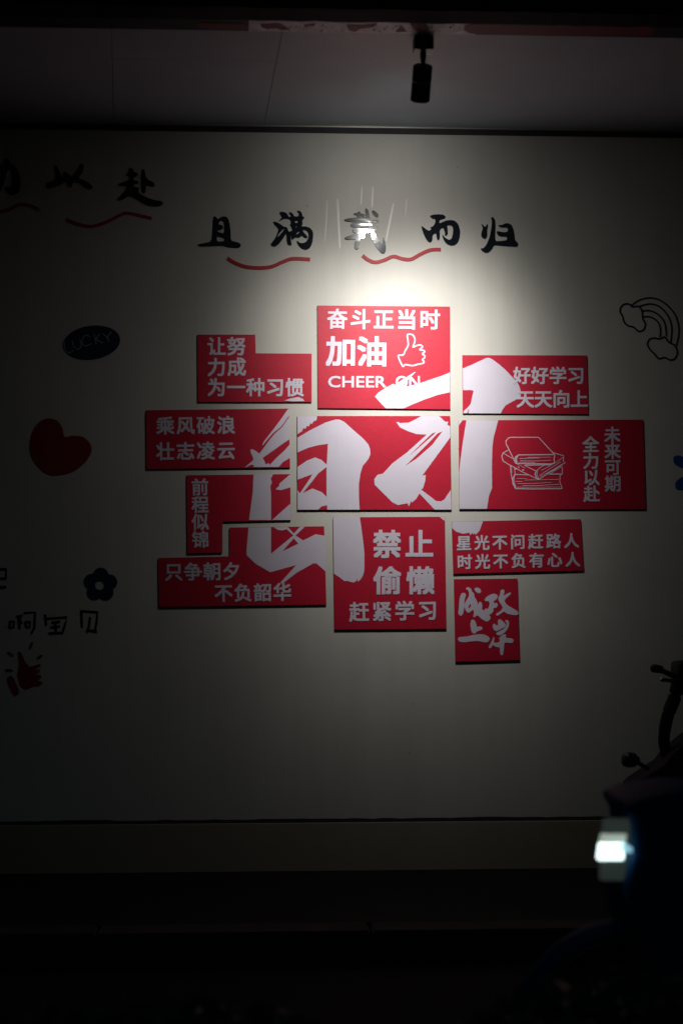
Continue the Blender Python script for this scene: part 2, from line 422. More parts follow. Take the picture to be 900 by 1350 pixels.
# planting bed and hedge
bm = bmesh.new(); box(bm, -7, 7, -6.2, -3.95, -.118, -.05); tag(obj('planting_bed', bm, M['soil']), kind='structure')
hedge = tag(empty('low_hedge', (0, -4.8, -.05)), 'dark low hedge of small leaves along the bottom of the view', 'hedge')
bm = bmesh.new()
def leaf(p, s):
    q = Euler((random.uniform(-1.2, 1.2), random.uniform(-1.2, 1.2), random.uniform(0, 6.28))).to_matrix()
    pr = [(0, -1, 0), (.42, -.2, .12), (.3, .5, .1), (0, 1, -.08), (-.3, .5, .1), (-.42, -.2, .12)]
    v = [bm.verts.new(p + q @ Vector((a * s, b_ * s, c * s))) for a, b_, c in pr]
    bm.faces.new((v[0], v[1], v[2], v[3])); bm.faces.new((v[0], v[3], v[4], v[5]))
for i in range(34000):
    x = random.uniform(-2.4, 2.9); y = -4.0 - 1.5 * random.random() ** 1.3
    top = .47 + .05 * math.sin(x * 3.1 + y * 2) + .05 * math.sin(x * 7.7 - y * 5) + random.uniform(-.03, .03)
    edge = min(1, (y + 5.55) / .2, (-3.97 - y) / .15)
    top *= .55 + .45 * max(0, edge) ** .5
    z = -.05 + top * (1 - random.random() ** 2 * .5)
    leaf(Vector((x, y, z)), random.uniform(.016, .034))
tag(obj('foliage', bm, M['leaf'], hedge), kind='stuff')
bm = bmesh.new()
for i in range(420):
    x = random.uniform(-2.5, 3.5); y = random.uniform(-5.4, -4.1); h = random.uniform(.3, .42)
    tube(bm, [(x, y, -.06), (x + random.uniform(-.03, .03), y + random.uniform(-.03, .03), h * .5), (x + random.uniform(-.07, .07), y + random.uniform(-.07, .07), h)], [.006, .004, .002], 5)
tag(obj('twigs', bm, mat('twig', (.05, .035, .02), .9), hedge), kind='stuff')

# ------------------------------------------------------------------ ceiling spotlight
YL = Y2 + .065
top = atZ(557.5, 57, ZS); lx = atY(557.5, 100, YL).x
lamp = tag(empty('ceiling_spotlight', (lx, YL, ZS)), 'black cylindrical spotlight hanging from the canopy soffit', 'spotlight')
bm = bmesh.new(); box(bm, lx - .035, lx + .035, YL - .035, YL + .035, ZS - .048, ZS - .0015); obj('mounting_box', bm, M['lampblack'], lamp, bevel=.003)
hinge = Vector((lx, YL + .0, ZS - .088))
bm = bmesh.new(); tube(bm, [(lx, YL, ZS - .048), (lx, YL, ZS - .06), hinge + Vector((0, 0, -.012))], [.010, .012, .007], 14); obj('stem', bm, M['lampblack'], lamp, smooth=True)
TILT = R(31)
AX = Vector((-.03, math.sin(TILT), -math.cos(TILT))).normalized()
U = AX.cross(Vector((1, 0, 0))).normalized(); W = AX.cross(U)
def head_rev(prof, n=40):
    bm = bmesh.new(); rings = []
    for k in range(n):
        a = 2 * math.pi * k / n
        rings.append([bm.verts.new(hinge + AX * h + (U * math.cos(a) + W * math.sin(a)) * r) for r, h in prof])
    for k in range(n):
        a, b = rings[k], rings[(k + 1) % n]
        for i in range(len(prof) - 1): bm.faces.new((a[i], a[i + 1], b[i + 1], b[i]))
    bmesh.ops.remove_doubles(bm, verts=bm.verts, dist=1e-5)
    return bm
HR = .0355; HL = .142
head = obj('lamp_head', head_rev([(0, .010), (HR * .8, .010), (HR * .95, .013), (HR, .019), (HR, .066), (HR * .97, .067), (HR * .97, .071), (HR, .072), (HR, HL - .003), (HR * .97, HL), (HR * .88, HL), (HR * .86, HL - .012), (0, HL - .0121)]), M['lampblack'], lamp, smooth=False)
ring = obj('ring', head_rev([(HR * .97 + .0022 * math.cos(a), .069 + .0022 * math.sin(a)) for a in [math.pi * (k / 8 - .5) for k in range(9)]]), M['chrome'], lamp, smooth=True)
lens = obj('lens', head_rev([(0, HL - .009), (HR * .84, HL - .009), (HR * .84, HL - .0115)]), mat('lit_lens', (.9, .9, .85), .3, emit=(1, .96, .88), estr=12), head)
ld = bpy.data.lights.new('spotlight_beam', 'POINT'); ld.energy = 30; ld.color = (1.0, .975, .92); ld.shadow_soft_size = .032
lo = bpy.data.objects.new('spotlight_beam', ld); C.objects.link(lo)
LP = hinge + AX * (HL + .031); lo.location = LP
# reflector's beam pattern (like a photometric file): intensity by direction from the lamp
ld.use_nodes = True; t = ld.node_tree; em = t.nodes['Emission']
geo = t.nodes.new('ShaderNodeNewGeometry')
def lobe(target, sigma, gain, power=2.0):
    d = (target - LP).normalized()
    dot = t.nodes.new('ShaderNodeVectorMath'); dot.operation = 'DOT_PRODUCT'; dot.inputs[1].default_value = d
    t.links.new(geo.outputs['Incoming'], dot.inputs[0])
    ac = t.nodes.new('ShaderNodeMath'); ac.operation = 'ARCCOSINE'; t.links.new(dot.outputs['Value'], ac.inputs[0])
    q = t.nodes.new('ShaderNodeMath'); q.operation = 'DIVIDE'; q.inputs[1].default_value = R(sigma); t.links.new(ac.outputs[0], q.inputs[0])
    p = t.nodes.new('ShaderNodeMath'); p.operation = 'POWER'; p.inputs[1].default_value = power; t.links.new(q.outputs[0], p.inputs[0])
    s = t.nodes.new('ShaderNodeMath'); s.operation = 'MULTIPLY'; s.inputs[1].default_value = -1; t.links.new(p.outputs[0], s.inputs[0])
    e = t.nodes.new('ShaderNodeMath'); e.operation = 'EXPONENT'; t.links.new(s.outputs[0], e.inputs[0])
    gg = t.nodes.new('ShaderNodeMath'); gg.operation = 'MULTIPLY'; gg.inputs[1].default_value = gain; t.links.new(e.outputs[0], gg.inputs[0])
    return gg
parts = [lobe(atY(570, 450), 14.5, 3.7, 3.0), lobe(atY(452, 445), 13.5, 2.3, 3.0), lobe(atY(538, 600), 16.5, 3.9, 2.8), lobe(atY(500, 250), 17, .55, 2.0), lobe(atY(535, 560), 30, .85, 2.0), lobe(atY(500, 900), 60, .05, 2.0)]
acc = parts[0]
for p in parts[1:]:
    a = t.nodes.new('ShaderNodeMath'); a.operation = 'ADD'; t.links.new(acc.outputs[0], a.inputs[0]); t.links.new(p.outputs[0], a.inputs[1]); acc = a
t.links.new(acc.outputs[0], em.inputs['Strength'])

# ------------------------------------------------------------------ red boards
TH = .010
def board(loop, label, rest):
    c = atY(sum(p[0] for p in loop) / len(loop), max(p[1] for p in loop), -TH)
    root = tag(empty('slogan_board', (c.x, 0, c.z)), label, 'wall board', 'red slogan boards on the wall')
    bm = bmesh.new(); plate_bm(bm, [loop], -TH, -.001, 0, 1)
    raw('board', bm, [M['red'], M['edge']], root)
    rest(root)
    return root
VY = -TH - .0009
def strokes(root, pieces):
    for i, p in enumerate(pieces): plate('brush_stroke', [p], VY - i * .00012, -TH, M['lavender'], root)
LV = M['lavender']
LY = VY - .0002
def T(root, s, c0, c1, size, bold=.028): lettering(s, c0, c1, size, LY, root, LV, bold)

# A top centre
def fA(r):
    T(r, '奋斗正当时', (444.5, 421), (566.2, 421.8), 27); T(r, '加油', (449.6, 463.8), (490.5, 464.1), 40, .033)
    bm = bmesh.new(); latin(bm, 'CHEER', (432.8, 496, 508.5, 510.6), LY); raw('lettering', bm, LV, r); bm = bmesh.new(); latin(bm, 'ON', (521.5, 495.8, 552.8, 511), LY); raw('lettering', bm, LV, r)
    strokes(r, [[Z(490, 440, 7.5, [(30, 620), (60, 585), (140, 530), (210, 495), (222, 500), (215, 512), (300, 455), (425, 376), (430, 382), (375, 435), (310, 505), (345, 522), (470, 490), (600, 445), (700, 412), (771, 382), (771, 579), (650, 605), (520, 650), (400, 700), (312, 738), (138, 738), (90, 690)])]])
    th = catmull(Z(490, 440, 7.5, [(350, 12), (375, 4), (405, 14), (424, 50), (420, 90), (405, 132), (440, 117), (480, 112), (500, 130), (472, 158), (512, 165), (520, 180), (498, 200), (520, 215), (520, 235), (497, 258), (515, 275), (505, 292), (460, 300), (400, 315), (330, 305), (312, 322), (297, 310), (260, 225), (275, 212), (310, 208), (330, 165), (358, 115), (355, 60)]), 4, True)
    lines('thumb_icon', [(th, 1.9, True)], LY, -TH, LV, r)
board([(418.3, 402.7), (592.6, 404.2), (593.1, 539.6), (419, 537.9)], 'top centre red board reading CHEER ON beside a thumbs-up outline', fA)
# B upper left, stepped
def fB(r):
    T(r, '让努', (285.6, 457), (311.4, 457), 24.5); T(r, '力成', (285.6, 484.4), (312, 484), 24.5); T(r, '为一种习惯', (285.6, 511.1), (388.3, 511.1), 24.5)
    strokes(r, [[Z(180, 420, 3.6, [(702, 389), (730, 379), (768, 372), (790, 382), (796, 391), (745, 393)])]])
board([(260.6, 441.1), (336.4, 441.1), (337.2, 465.8), (410.8, 466.1), (410.8, 530), (261.1, 530)], 'stepped red board at the upper left with three short lines ending in 习惯', fB)
# C left
def fC(r):
    T(r, '乘风破浪', (218, 561.7), (298, 560.8), 24); T(r, '壮志凌云', (218, 595.6), (298, 594.2), 24)
    strokes(r, [[Z(310, 530, 10, [(355, 570), (385, 510), (480, 390), (600, 230), (690, 100), (698, 92), (707, 89), (710, 178), (640, 280), (600, 330), (500, 410), (430, 490), (370, 565)])],
                [Z(310, 530, 10, [(320, 680), (380, 600), (460, 490), (520, 420), (620, 330), (711, 198), (716, 490), (640, 540), (500, 640), (365, 735), (405, 825), (440, 805), (455, 830), (560, 720), (650, 640), (718, 560), (721, 740), (630, 790), (575, 855), (245, 857), (240, 825), (200, 830), (150, 858), (130, 858), (240, 765), (230, 720), (205, 660), (200, 628), (230, 622), (280, 650)])]])
board([(193, 540.8), (380.8, 538.6), (382.4, 616.3), (193.6, 618.3)], 'wide red board at the far left reading 乘风破浪 壮志凌云', fC)
# D
def fD(r):
    T(r, '前程似锦', (263.8, 642.6), (264.4, 711.7), 22.5)
    strokes(r, [[Z(310, 615, 6.923, p)] for p in (
        [(168, 71), (347, 70.5), (325, 110), (335, 150), (320, 180), (327, 240), (328, 488.5), (127, 488.5), (160, 240)],
        [(370, 205), (400, 180), (405, 155), (503, 71), (504.5, 190), (420, 215), (380, 212)],
        [(337, 488), (505, 338), (507, 488)])])
board([(246.4, 626.5), (382.6, 625), (383.4, 685.7), (293.5, 687.7), (293.2, 728.4), (247.3, 729.3)], 'stepped red board with the vertical line 前程似锦 down its left leg', fD)
# E
def fE(r):
    T(r, '只争朝夕', (229.1, 754.5), (305.1, 753.6), 24); T(r, '不负韶华', (294.7, 782.5), (372.1, 781), 24)
    strokes(r, [[Z(310, 615, 6.923, [(122, 557), (327, 555), (327, 797), (530, 630), (470, 572), (430, 584), (390, 578), (352, 555), (480, 553), (535, 612), (590, 552), (635, 550), (550, 630), (620, 675), (690, 640), (735, 618), (800, 630), (815, 632), (829.5, 962), (740, 885), (710, 885), (560, 970), (430, 1070), (410, 1062), (530, 930), (560, 895), (540, 905), (320, 965), (190, 890), (105, 810), (103, 780)]),
                 Z(310, 615, 6.923, [(430, 775), (535, 655), (575, 705)])]])
board([(302.8, 695.5), (427.2, 693.8), (430.2, 797), (210, 800), (209, 735.7), (302.8, 733.4)], 'stepped red board at the lower left reading 只争朝夕 不负韶华', fE)
# F centre
def fF(r):
    strokes(r, [
        [Z(380, 540, 4.0909, [(49.4, 35), (155, 35), (152, 58), (137, 62), (127, 78), (119, 72), (112, 90), (100, 88), (92, 104), (82, 100), (72, 118), (49.4, 132)])],
        [Z(380, 540, 4.0909, [(49.6, 152), (110, 115), (200, 70), (252, 54), (275, 54), (300, 65), (350, 110), (405, 158), (432, 190), (440, 215), (442, 240), (430, 268), (400, 305), (388, 345), (380, 400), (380, 470), (384, 539.5), (209, 539.5), (209, 515), (180, 522), (160, 539.5), (50, 539.5), (49.6, 435), (62, 452), (118, 370), (130, 348), (49.6, 378), (49.6, 310), (100, 275), (145, 258), (180, 272), (207, 298), (213, 185), (160, 192), (110, 205), (49.6, 231)]),
         Z(380, 540, 4.0909, [(206, 310), (160, 345), (130, 385), (76, 452), (130, 425), (180, 445), (206, 470)])],
        [Z(380, 540, 4.0909, [(580, 65), (588, 70), (592, 65), (600, 73), (650, 70), (690, 50), (715, 35), (812, 35), (845, 66), (862, 65), (856, 80), (866, 88), (871, 88), (872, 150), (720, 358), (739, 352), (738, 380), (725, 425), (715, 432), (760, 465), (795, 493), (822, 495), (840, 485), (875, 432), (878, 539), (788, 539), (706, 452), (690, 480), (665, 502), (662, 490), (650, 522), (642, 505), (590, 515), (560, 500), (465, 405), (463, 375), (480, 352), (510, 345), (560, 290), (640, 230), (745, 135), (690, 132), (640, 115), (600, 95)]),
         Z(380, 540, 4.0909, [(650, 250), (720, 180), (775, 128), (797, 122), (760, 155), (700, 208)]),
         Z(380, 540, 4.0909, [(630, 303), (700, 235), (760, 175), (802, 130), (830, 117), (775, 190), (690, 265)])]])
board([(392, 548.4), (593, 548.4), (594.8, 671.8), (392.3, 672.1)], 'central red board filled with large pale brush strokes and no small text', fF)
# G
def fG(r):
    T(r, '禁止', (510, 718), (552.5, 718), 37, .033); T(r, '偷懒', (510.5, 766), (554, 766), 37, .033); T(r, '赶紧学习', (473.2, 807.2), (563.2, 805.2), 26)
    strokes(r, [[Z(430, 670, 10, [(89.5, 121), (440, 118), (460, 250), (490, 480), (501, 600), (500, 820), (485, 880), (455, 935), (415, 970), (405, 915), (402, 955), (360, 980), (300, 965), (270, 958), (240, 962), (180, 915), (101, 862)])],
                [Z(420, 670, 2.5, [(398, 29), (414, 29), (414.5, 42)])]])
board([(438.8, 682), (586, 681.2), (588.2, 828.8), (440.8, 830)], 'square red board below the centre reading 禁止 偷懒 赶紧学习', fG)
# H
def fH(r):
    T(r, '好好学习', (687.5, 495.5), (758.6, 495.5), 23); T(r, '天天向上', (692, 526.4), (763.1, 526.4), 23.5)
    strokes(r, [[Z(600, 460, 9, [(87, 232), (200, 185), (355, 112), (380, 105), (405, 108), (440, 125), (520, 185), (600, 255), (735, 400), (760, 450), (775, 510), (770, 590), (720, 600), (600, 665), (560, 715), (538, 764), (155, 764), (160, 700), (138, 762), (94, 762), (96, 740), (150, 690), (182, 650), (200, 560), (216, 500), (190, 488), (90, 490)])]])
board([(609.2, 468.2), (773, 468.5), (774.8, 545.9), (609.8, 545)], 'red board at the upper right reading 好好学习 天天向上', fH)
# I books
def fI(r):
    T(r, '全力以赴', (778.1, 586.4), (779.4, 651.5), 21.5); T(r, '未来可期', (806.6, 573.5), (807.4, 638), 21.5)
    strokes(r, [[Z(590, 545, 7.94, [(194, 71.5), (526, 71.5), (500, 170), (480, 240), (465, 350), (460, 560), (462, 780), (430, 860), (409, 999), (121, 999), (119, 620), (130, 500), (160, 280)])],
                [Z(590, 545, 7.94, [(115, 71.5), (152, 71.5), (116, 125)])]])
    z = lambda p: Z(655, 565, 9, p)
    L = [([(220, 415), (105, 180), (104, 145), (135, 110), (165, 104), (490, 104), (680, 310)], 1.1), ([(680, 308), (250, 313), (218, 335), (206, 372), (225, 415), (640, 420), (680, 405), (671, 360), (684, 315)], 1.2),
         ([(245, 322), (224, 355), (230, 410)], 1.6), ([(262, 355), (380, 352), (500, 348)], .6), ([(272, 382), (450, 386), (640, 376)], .6), ([(250, 400), (450, 403)], .5), ([(330, 434), (640, 430)], 1.3), ([(360, 343), (640, 340)], .5),
         ([(132, 256), (68, 290), (54, 332), (70, 385), (130, 422), (300, 515), (490, 605), (810, 402), (782, 388), (788, 322), (655, 285)], 1.0), ([(68, 290), (180, 356)], .8), ([(225, 415), (330, 470)], .5), ([(322, 436), (460, 505)], .9),
         ([(460, 505), (450, 545), (462, 580), (490, 603)], 1.5), ([(460, 505), (520, 455), (560, 435)], .8), ([(478, 500), (470, 545), (492, 592)], .7), ([(500, 560), (620, 478), (752, 395)], .6), ([(520, 500), (700, 400), (785, 340)], .6), ([(505, 575), (640, 500), (800, 405)], .5), ([(590, 535), (680, 490), (765, 438)], 1.0), ([(610, 548), (760, 455)], .5),
         ([(155, 435), (162, 520), (176, 600), (215, 702)], .8), ([(168, 440), (172, 530)], .5), ([(205, 468), (212, 545)], .7), ([(210, 545), (370, 551)], 1.0), ([(610, 540), (770, 541)], 1.2), ([(770, 452), (772, 535), (745, 562), (741, 630), (770, 712)], .8), ([(215, 713), (400, 717), (770, 713)], 1.3),
         ([(212, 547), (185, 590), (186, 650), (215, 708)], 1.4), ([(200, 575), (204, 640), (222, 700)], .6), ([(232, 592), (350, 596)], .5), ([(225, 627), (295, 630)], .6), ([(330, 612), (730, 604)], .5), ([(240, 655), (420, 653), (640, 640)], .5), ([(300, 680), (500, 676), (735, 662)], .6), ([(230, 697), (740, 694)], .5),
         ([(245, 450), (262, 470)], 1.0), ([(295, 492), (318, 492)], 1.4), ([(205, 470), (228, 486)], 1.3)]
    lines('book_icon', [(z(p), wd) for p, wd in L], LY, -TH, LV, r)
board([(604.4, 554), (846.9, 553.2), (850.4, 671), (605.2, 671.3)], 'widest red board at the right with a line drawing of stacked books', fI)
# J
def fJ(r):
    T(r, '星光不问赶路人', (611.2, 716.4), (752.8, 713.2), 19.8); T(r, '时光不负有心人', (612, 741.2), (754.4, 738), 19.8)
    strokes(r, [[Z(590, 545, 7.94, [(43, 1134), (44, 1200), (90, 1240), (160, 1260), (225, 1248), (235, 1275), (255, 1250), (270, 1270), (278, 1248), (290, 1270), (330, 1230), (367, 1129)])]])
board([(595.2, 687.6), (764.8, 684.4), (768.8, 752), (597.2, 756.4)], 'long narrow red board with two lines of seven characters, 星光 above 时光', fJ)
# K
def fK(r):
    z = lambda p: Z(595, 760, 9.474, p)
    P = [[z([(125, 205), (180, 218), (155, 290), (152, 400), (130, 490), (85, 475), (95, 380), (100, 290)])],
         [z([(175, 150), (210, 135), (245, 165), (250, 200), (275, 210), (280, 260), (310, 300), (330, 370), (345, 320), (370, 325), (380, 370), (370, 410), (440, 460), (490, 515), (445, 565), (380, 530), (320, 475), (270, 515), (285, 450), (270, 405), (205, 457), (180, 420), (160, 375), (165, 340), (225, 240), (215, 175)]), z([(205, 375), (238, 330), (246, 375), (212, 410)])],
         [z([(285, 150), (330, 140), (370, 180), (345, 210), (305, 190)])],
         [z([(415, 290), (440, 255), (520, 215), (575, 235), (560, 280), (520, 305), (525, 345), (560, 330), (575, 360), (550, 390), (510, 395), (520, 430), (480, 475), (440, 465), (405, 435), (425, 400), (455, 415), (480, 350), (470, 305), (420, 305)])],
         [z([(615, 170), (650, 165), (655, 200), (635, 250), (720, 205), (745, 208), (660, 285), (655, 315), (690, 360), (760, 400), (832, 445), (825, 480), (750, 475), (690, 460), (655, 430), (620, 455), (570, 490), (550, 475), (620, 430), (645, 385), (600, 320), (580, 280), (610, 225)])],
         [z([(250, 540), (285, 550), (305, 600), (310, 635), (370, 625), (385, 655), (340, 675), (300, 690), (295, 710), (255, 705), (235, 600)])],
         [z([(75, 775), (110, 760), (190, 755), (290, 730), (390, 725), (450, 750), (478, 780), (440, 825), (330, 800), (250, 805), (150, 820), (95, 810)])],
         [z([(515, 605), (540, 590), (550, 620), (585, 610), (580, 550), (600, 535), (640, 565), (665, 590), (675, 620), (610, 655), (550, 685), (520, 650)])],
         [z([(665, 555), (695, 545), (715, 580), (700, 640), (670, 690), (600, 740), (550, 715), (600, 688), (660, 655), (690, 610), (690, 575)])],
         [z([(590, 775), (640, 730), (680, 725), (665, 770), (770, 780), (765, 830), (660, 820), (650, 850), (645, 920), (635, 985), (610, 975), (605, 880), (560, 880), (510, 850), (485, 895), (460, 890), (500, 820), (525, 755), (530, 770), (520, 830), (560, 835), (605, 820), (605, 785)])]]
    def grow(l, d):
        n = len(l); ar = sum(l[i][0] * l[(i + 1) % n][1] - l[(i + 1) % n][0] * l[i][1] for i in range(n)); sg = 1 if ar > 0 else -1; out = []
        for i in range(n):
            a, c = l[i - 1], l[(i + 1) % n]; dx, dy = c[0] - a[0], c[1] - a[1]; q = math.hypot(dx, dy) or 1
            out.append((l[i][0] + sg * dy / q * d, l[i][1] - sg * dx / q * d))
        return out
    plate('lettering', [[grow(chaikin(l, 1), .45 if k == 0 else -.3) for k, l in enumerate(p)] for p in P], LY, -TH, LV, r)
board([(598, 763.6), (681.6, 762.8), (684.8, 870), (600, 872.4)], 'lowest red board with four flowing brush characters in two rows', fK)

# ------------------------------------------------------------------ black brush characters fixed on the wall
def wall_piece(name, pieces, label, cat, m, thick=.006, ch=1, group=None):
    P = [[chaikin(l, ch) if ch else l for l in p] for p in pieces]
    o = plate(name, P, -thick, -.0005, m)
    return tag(o, label, cat, group)
CH = 'black brush characters on the wall'
z = lambda p: Z(250, 270, 11.25, p)
wall_piece('wall_character', [[z([(360, 160), (405, 190), (420, 215), (460, 180), (520, 168), (570, 195), (595, 280), (610, 400), (610, 530), (700, 550), (760, 580), (755, 630), (700, 640), (560, 628), (500, 605), (380, 610), (200, 618), (130, 612), (125, 585), (200, 570), (325, 545), (345, 420), (350, 250)]),
    z([(428, 290), (442, 250), (490, 232), (516, 265), (520, 432), (412, 396), (410, 372), (440, 382), (502, 350), (495, 312), (455, 292)]), z([(405, 460), (520, 495), (520, 540), (405, 548)])]],
    'black brush character 且, leftmost of the row of five above the boards', 'wall lettering', M['ink'], group=CH)
z = lambda p: Z(350, 270, 11.25, p)
wall_piece('wall_character', [[z([(112, 250), (150, 248), (230, 290), (270, 325), (310, 325), (335, 370), (345, 400), (402, 380), (385, 330), (365, 300), (385, 240), (350, 208), (270, 208), (230, 230), (185, 250), (250, 185), (225, 150), (205, 108), (250, 100), (310, 118), (335, 160), (350, 182), (385, 165), (345, 115), (370, 105), (415, 140), (420, 172), (490, 170), (500, 130), (468, 95), (480, 82), (520, 95), (545, 130), (545, 168), (575, 180), (570, 210), (545, 225), (550, 290), (530, 320), (600, 320), (660, 340), (700, 390), (708, 450), (695, 560), (660, 640), (600, 668), (540, 650), (490, 600), (462, 540), (475, 535), (510, 565), (560, 570), (610, 540), (640, 480), (640, 420), (610, 380), (550, 370), (560, 400), (630, 475), (610, 500), (560, 475), (540, 455), (500, 490), (450, 480), (400, 520), (385, 500), (380, 450), (372, 450), (375, 520), (390, 590), (375, 605), (335, 590), (318, 540), (315, 440), (300, 430), (260, 500), (200, 580), (150, 618), (95, 612), (80, 580), (110, 540), (150, 490), (195, 380), (190, 345), (140, 300)]),
    z([(435, 240), (480, 236), (484, 265), (440, 270)]), z([(175, 490), (195, 430), (280, 347), (278, 370)]), z([(440, 342), (475, 320), (455, 318)]), z([(455, 430), (508, 388), (500, 412), (462, 440)])]],
    'black brush character 满, second from the left in the row above the boards', 'wall lettering', M['ink'], group=CH)
z = lambda p: Z(440, 265, 11.25, p)
wall_piece('wall_character', [[z(p)] for p in (
    [(460, 115), (490, 105), (520, 160), (530, 250), (545, 310), (580, 390), (600, 450), (640, 540), (700, 630), (715, 640), (725, 530), (740, 540), (770, 660), (770, 740), (745, 780), (700, 770), (640, 700), (580, 600), (550, 490), (510, 380), (490, 300), (475, 220)],
    [(340, 180), (365, 150), (400, 165), (390, 300), (390, 600), (380, 690), (345, 722), (305, 700), (305, 620), (330, 560)],
    [(560, 140), (600, 140), (665, 200), (655, 245), (620, 235), (570, 185)],
    [(570, 275), (660, 280), (670, 315), (590, 325)], [(600, 400), (650, 345), (655, 385), (610, 450)],
    [(140, 275), (250, 250), (460, 235), (560, 250), (530, 310), (300, 312), (190, 305)],
    [(290, 180), (360, 172), (470, 200), (450, 235), (380, 215), (300, 205)],
    [(245, 340), (300, 322), (480, 325), (505, 365), (480, 390), (300, 390), (250, 375)],
    [(270, 410), (330, 398), (520, 400), (540, 470), (480, 480), (290, 475)],
    [(150, 540), (300, 490), (440, 485), (465, 520), (440, 550), (300, 565), (180, 575)])],
    'black brush character in the middle of the row, catching the white glare of the spotlight', 'wall lettering', M['ink'], group=CH)
z = lambda p: Z(545, 275, 12.857, p)
wall_piece('wall_character', [[z([(268, 130), (310, 105), (400, 95), (500, 100), (545, 135), (530, 165), (480, 180), (435, 195), (435, 255), (520, 210), (620, 190), (700, 205), (760, 270), (785, 370), (780, 480), (750, 570), (700, 615), (640, 628), (560, 600), (510, 540), (480, 440), (490, 440), (540, 500), (600, 530), (640, 510), (665, 420), (670, 330), (640, 285), (560, 280), (575, 340), (578, 430), (545, 465), (525, 450), (530, 400), (500, 320), (440, 350), (445, 490), (420, 540), (395, 520), (380, 410), (320, 440), (318, 530), (290, 572), (240, 560), (190, 480), (150, 380), (128, 300), (140, 295), (200, 340), (260, 380), (300, 345), (275, 318), (330, 300), (365, 240), (368, 180), (310, 165)])]],
    'black brush character 而, fourth from the left in the row above the boards', 'wall lettering', M['ink'], group=CH)
z = lambda p: Z(625, 275, 12.857, p)
wall_piece('wall_character', [[z([(115, 262), (140, 268), (180, 315), (215, 262), (230, 270), (215, 350), (215, 470), (190, 510), (150, 508), (115, 470), (118, 400), (140, 350), (135, 300)])],
    [z([(278, 150), (310, 140), (345, 180), (355, 260), (350, 400), (348, 550), (450, 548), (550, 535), (552, 475), (420, 470), (385, 430), (372, 390), (400, 380), (480, 400), (565, 395), (565, 320), (440, 318), (400, 290), (410, 278), (470, 275), (530, 245), (590, 250), (640, 290), (670, 400), (685, 540), (720, 560), (742, 600), (725, 645), (600, 640), (450, 630), (330, 615), (300, 680), (240, 742), (180, 748), (130, 720), (105, 680), (120, 668), (150, 675), (210, 600), (260, 470), (285, 330), (298, 220)])]],
    'black brush character 归, rightmost of the row above the boards', 'wall lettering', M['ink'], group=CH)
z = lambda p: Z(50, 200, 5.294, p)
wall_piece('wall_character', [[z([(115, 100), (130, 95), (160, 150), (175, 180), (185, 135), (210, 150), (240, 175), (290, 110), (300, 80), (325, 95), (310, 150), (280, 185), (340, 205), (385, 240), (375, 265), (340, 255), (290, 215), (245, 210), (235, 250), (215, 245), (205, 205), (140, 240), (75, 258), (62, 240), (75, 215), (130, 195), (125, 140)])]],
    'dim black brush character 以 in the dark upper left of the wall', 'wall lettering', M['ink'], group=CH)
wall_piece('wall_character', [[z([(635, 108), (665, 120), (670, 140), (700, 150), (695, 170), (665, 180), (670, 200), (705, 205), (700, 225), (670, 225), (672, 245), (710, 250), (700, 285), (740, 310), (800, 335), (870, 345), (875, 370), (830, 385), (760, 375), (690, 330), (640, 305), (600, 330), (565, 345), (558, 325), (600, 290), (630, 240), (570, 240), (560, 225), (610, 205), (640, 195), (645, 175), (615, 160), (640, 140)]),
    z([(645, 240), (655, 240), (650, 285), (642, 285)])], [z([(725, 120), (745, 125), (755, 185), (810, 215), (820, 235), (800, 248), (755, 230), (752, 285), (735, 292), (725, 270)])]],
    'dim black brush character 赴 above a red wavy line in the upper left', 'wall lettering', M['ink'], group=CH)
z = lambda p: Z(0, 195, 12.857, p)
wall_piece('wall_character', [[z([(80, 190), (115, 170), (165, 200), (180, 260), (260, 300), (320, 400), (355, 540), (350, 680), (310, 760), (220, 805), (150, 770), (95, 680), (100, 650), (180, 660), (225, 600), (215, 420), (190, 380), (130, 380), (100, 480), (60, 620), (20, 740), (-100, 780), (-140, 760), (-40, 620), (10, 480), (20, 390), (-150, 420), (-190, 380), (-20, 310), (60, 280)])]],
    'black brush character cut off by the left edge of the view', 'wall lettering', M['ink'], group=CH)
def wave(pts, wd, label):
    p = catmull(pts, 8); o = lines('wavy_line', [(p, wd)], -.005, -.0005, M['redvinyl']); return tag(o, label, 'wavy line', 'red wavy underlines')
wave([(299.8, 340.2), (310, 346.5), (324.3, 351.5), (342, 353), (357.5, 351.5), (372, 345.5), (385.6, 341), (408.8, 341.8)], 4.6, 'red wavy line under the second character of the lit row')
wave([(477.6, 336.7), (486, 343), (495.5, 345.6), (507, 342.5), (518.5, 338), (530, 341), (541.5, 341.6), (554, 335), (567, 329.5), (580.8, 328.8)], 4.6, 'red wavy line with two dips just below the glaring middle character')
wave([(88.3, 289.2), (97, 293), (106.7, 296.3), (121.8, 298.2), (140.7, 292.6), (159.6, 283), (170.9, 281.2), (200.2, 287.8)], 4, 'dim red wavy line in the dark below character 赴')
wave([(-40, 272), (-22, 279), (0, 279), (11.7, 276.2), (23.3, 270.4), (31, 269.2), (42.8, 272), (52, 276.5)], 4, 'red wavy line cut off by the left edge of the view')

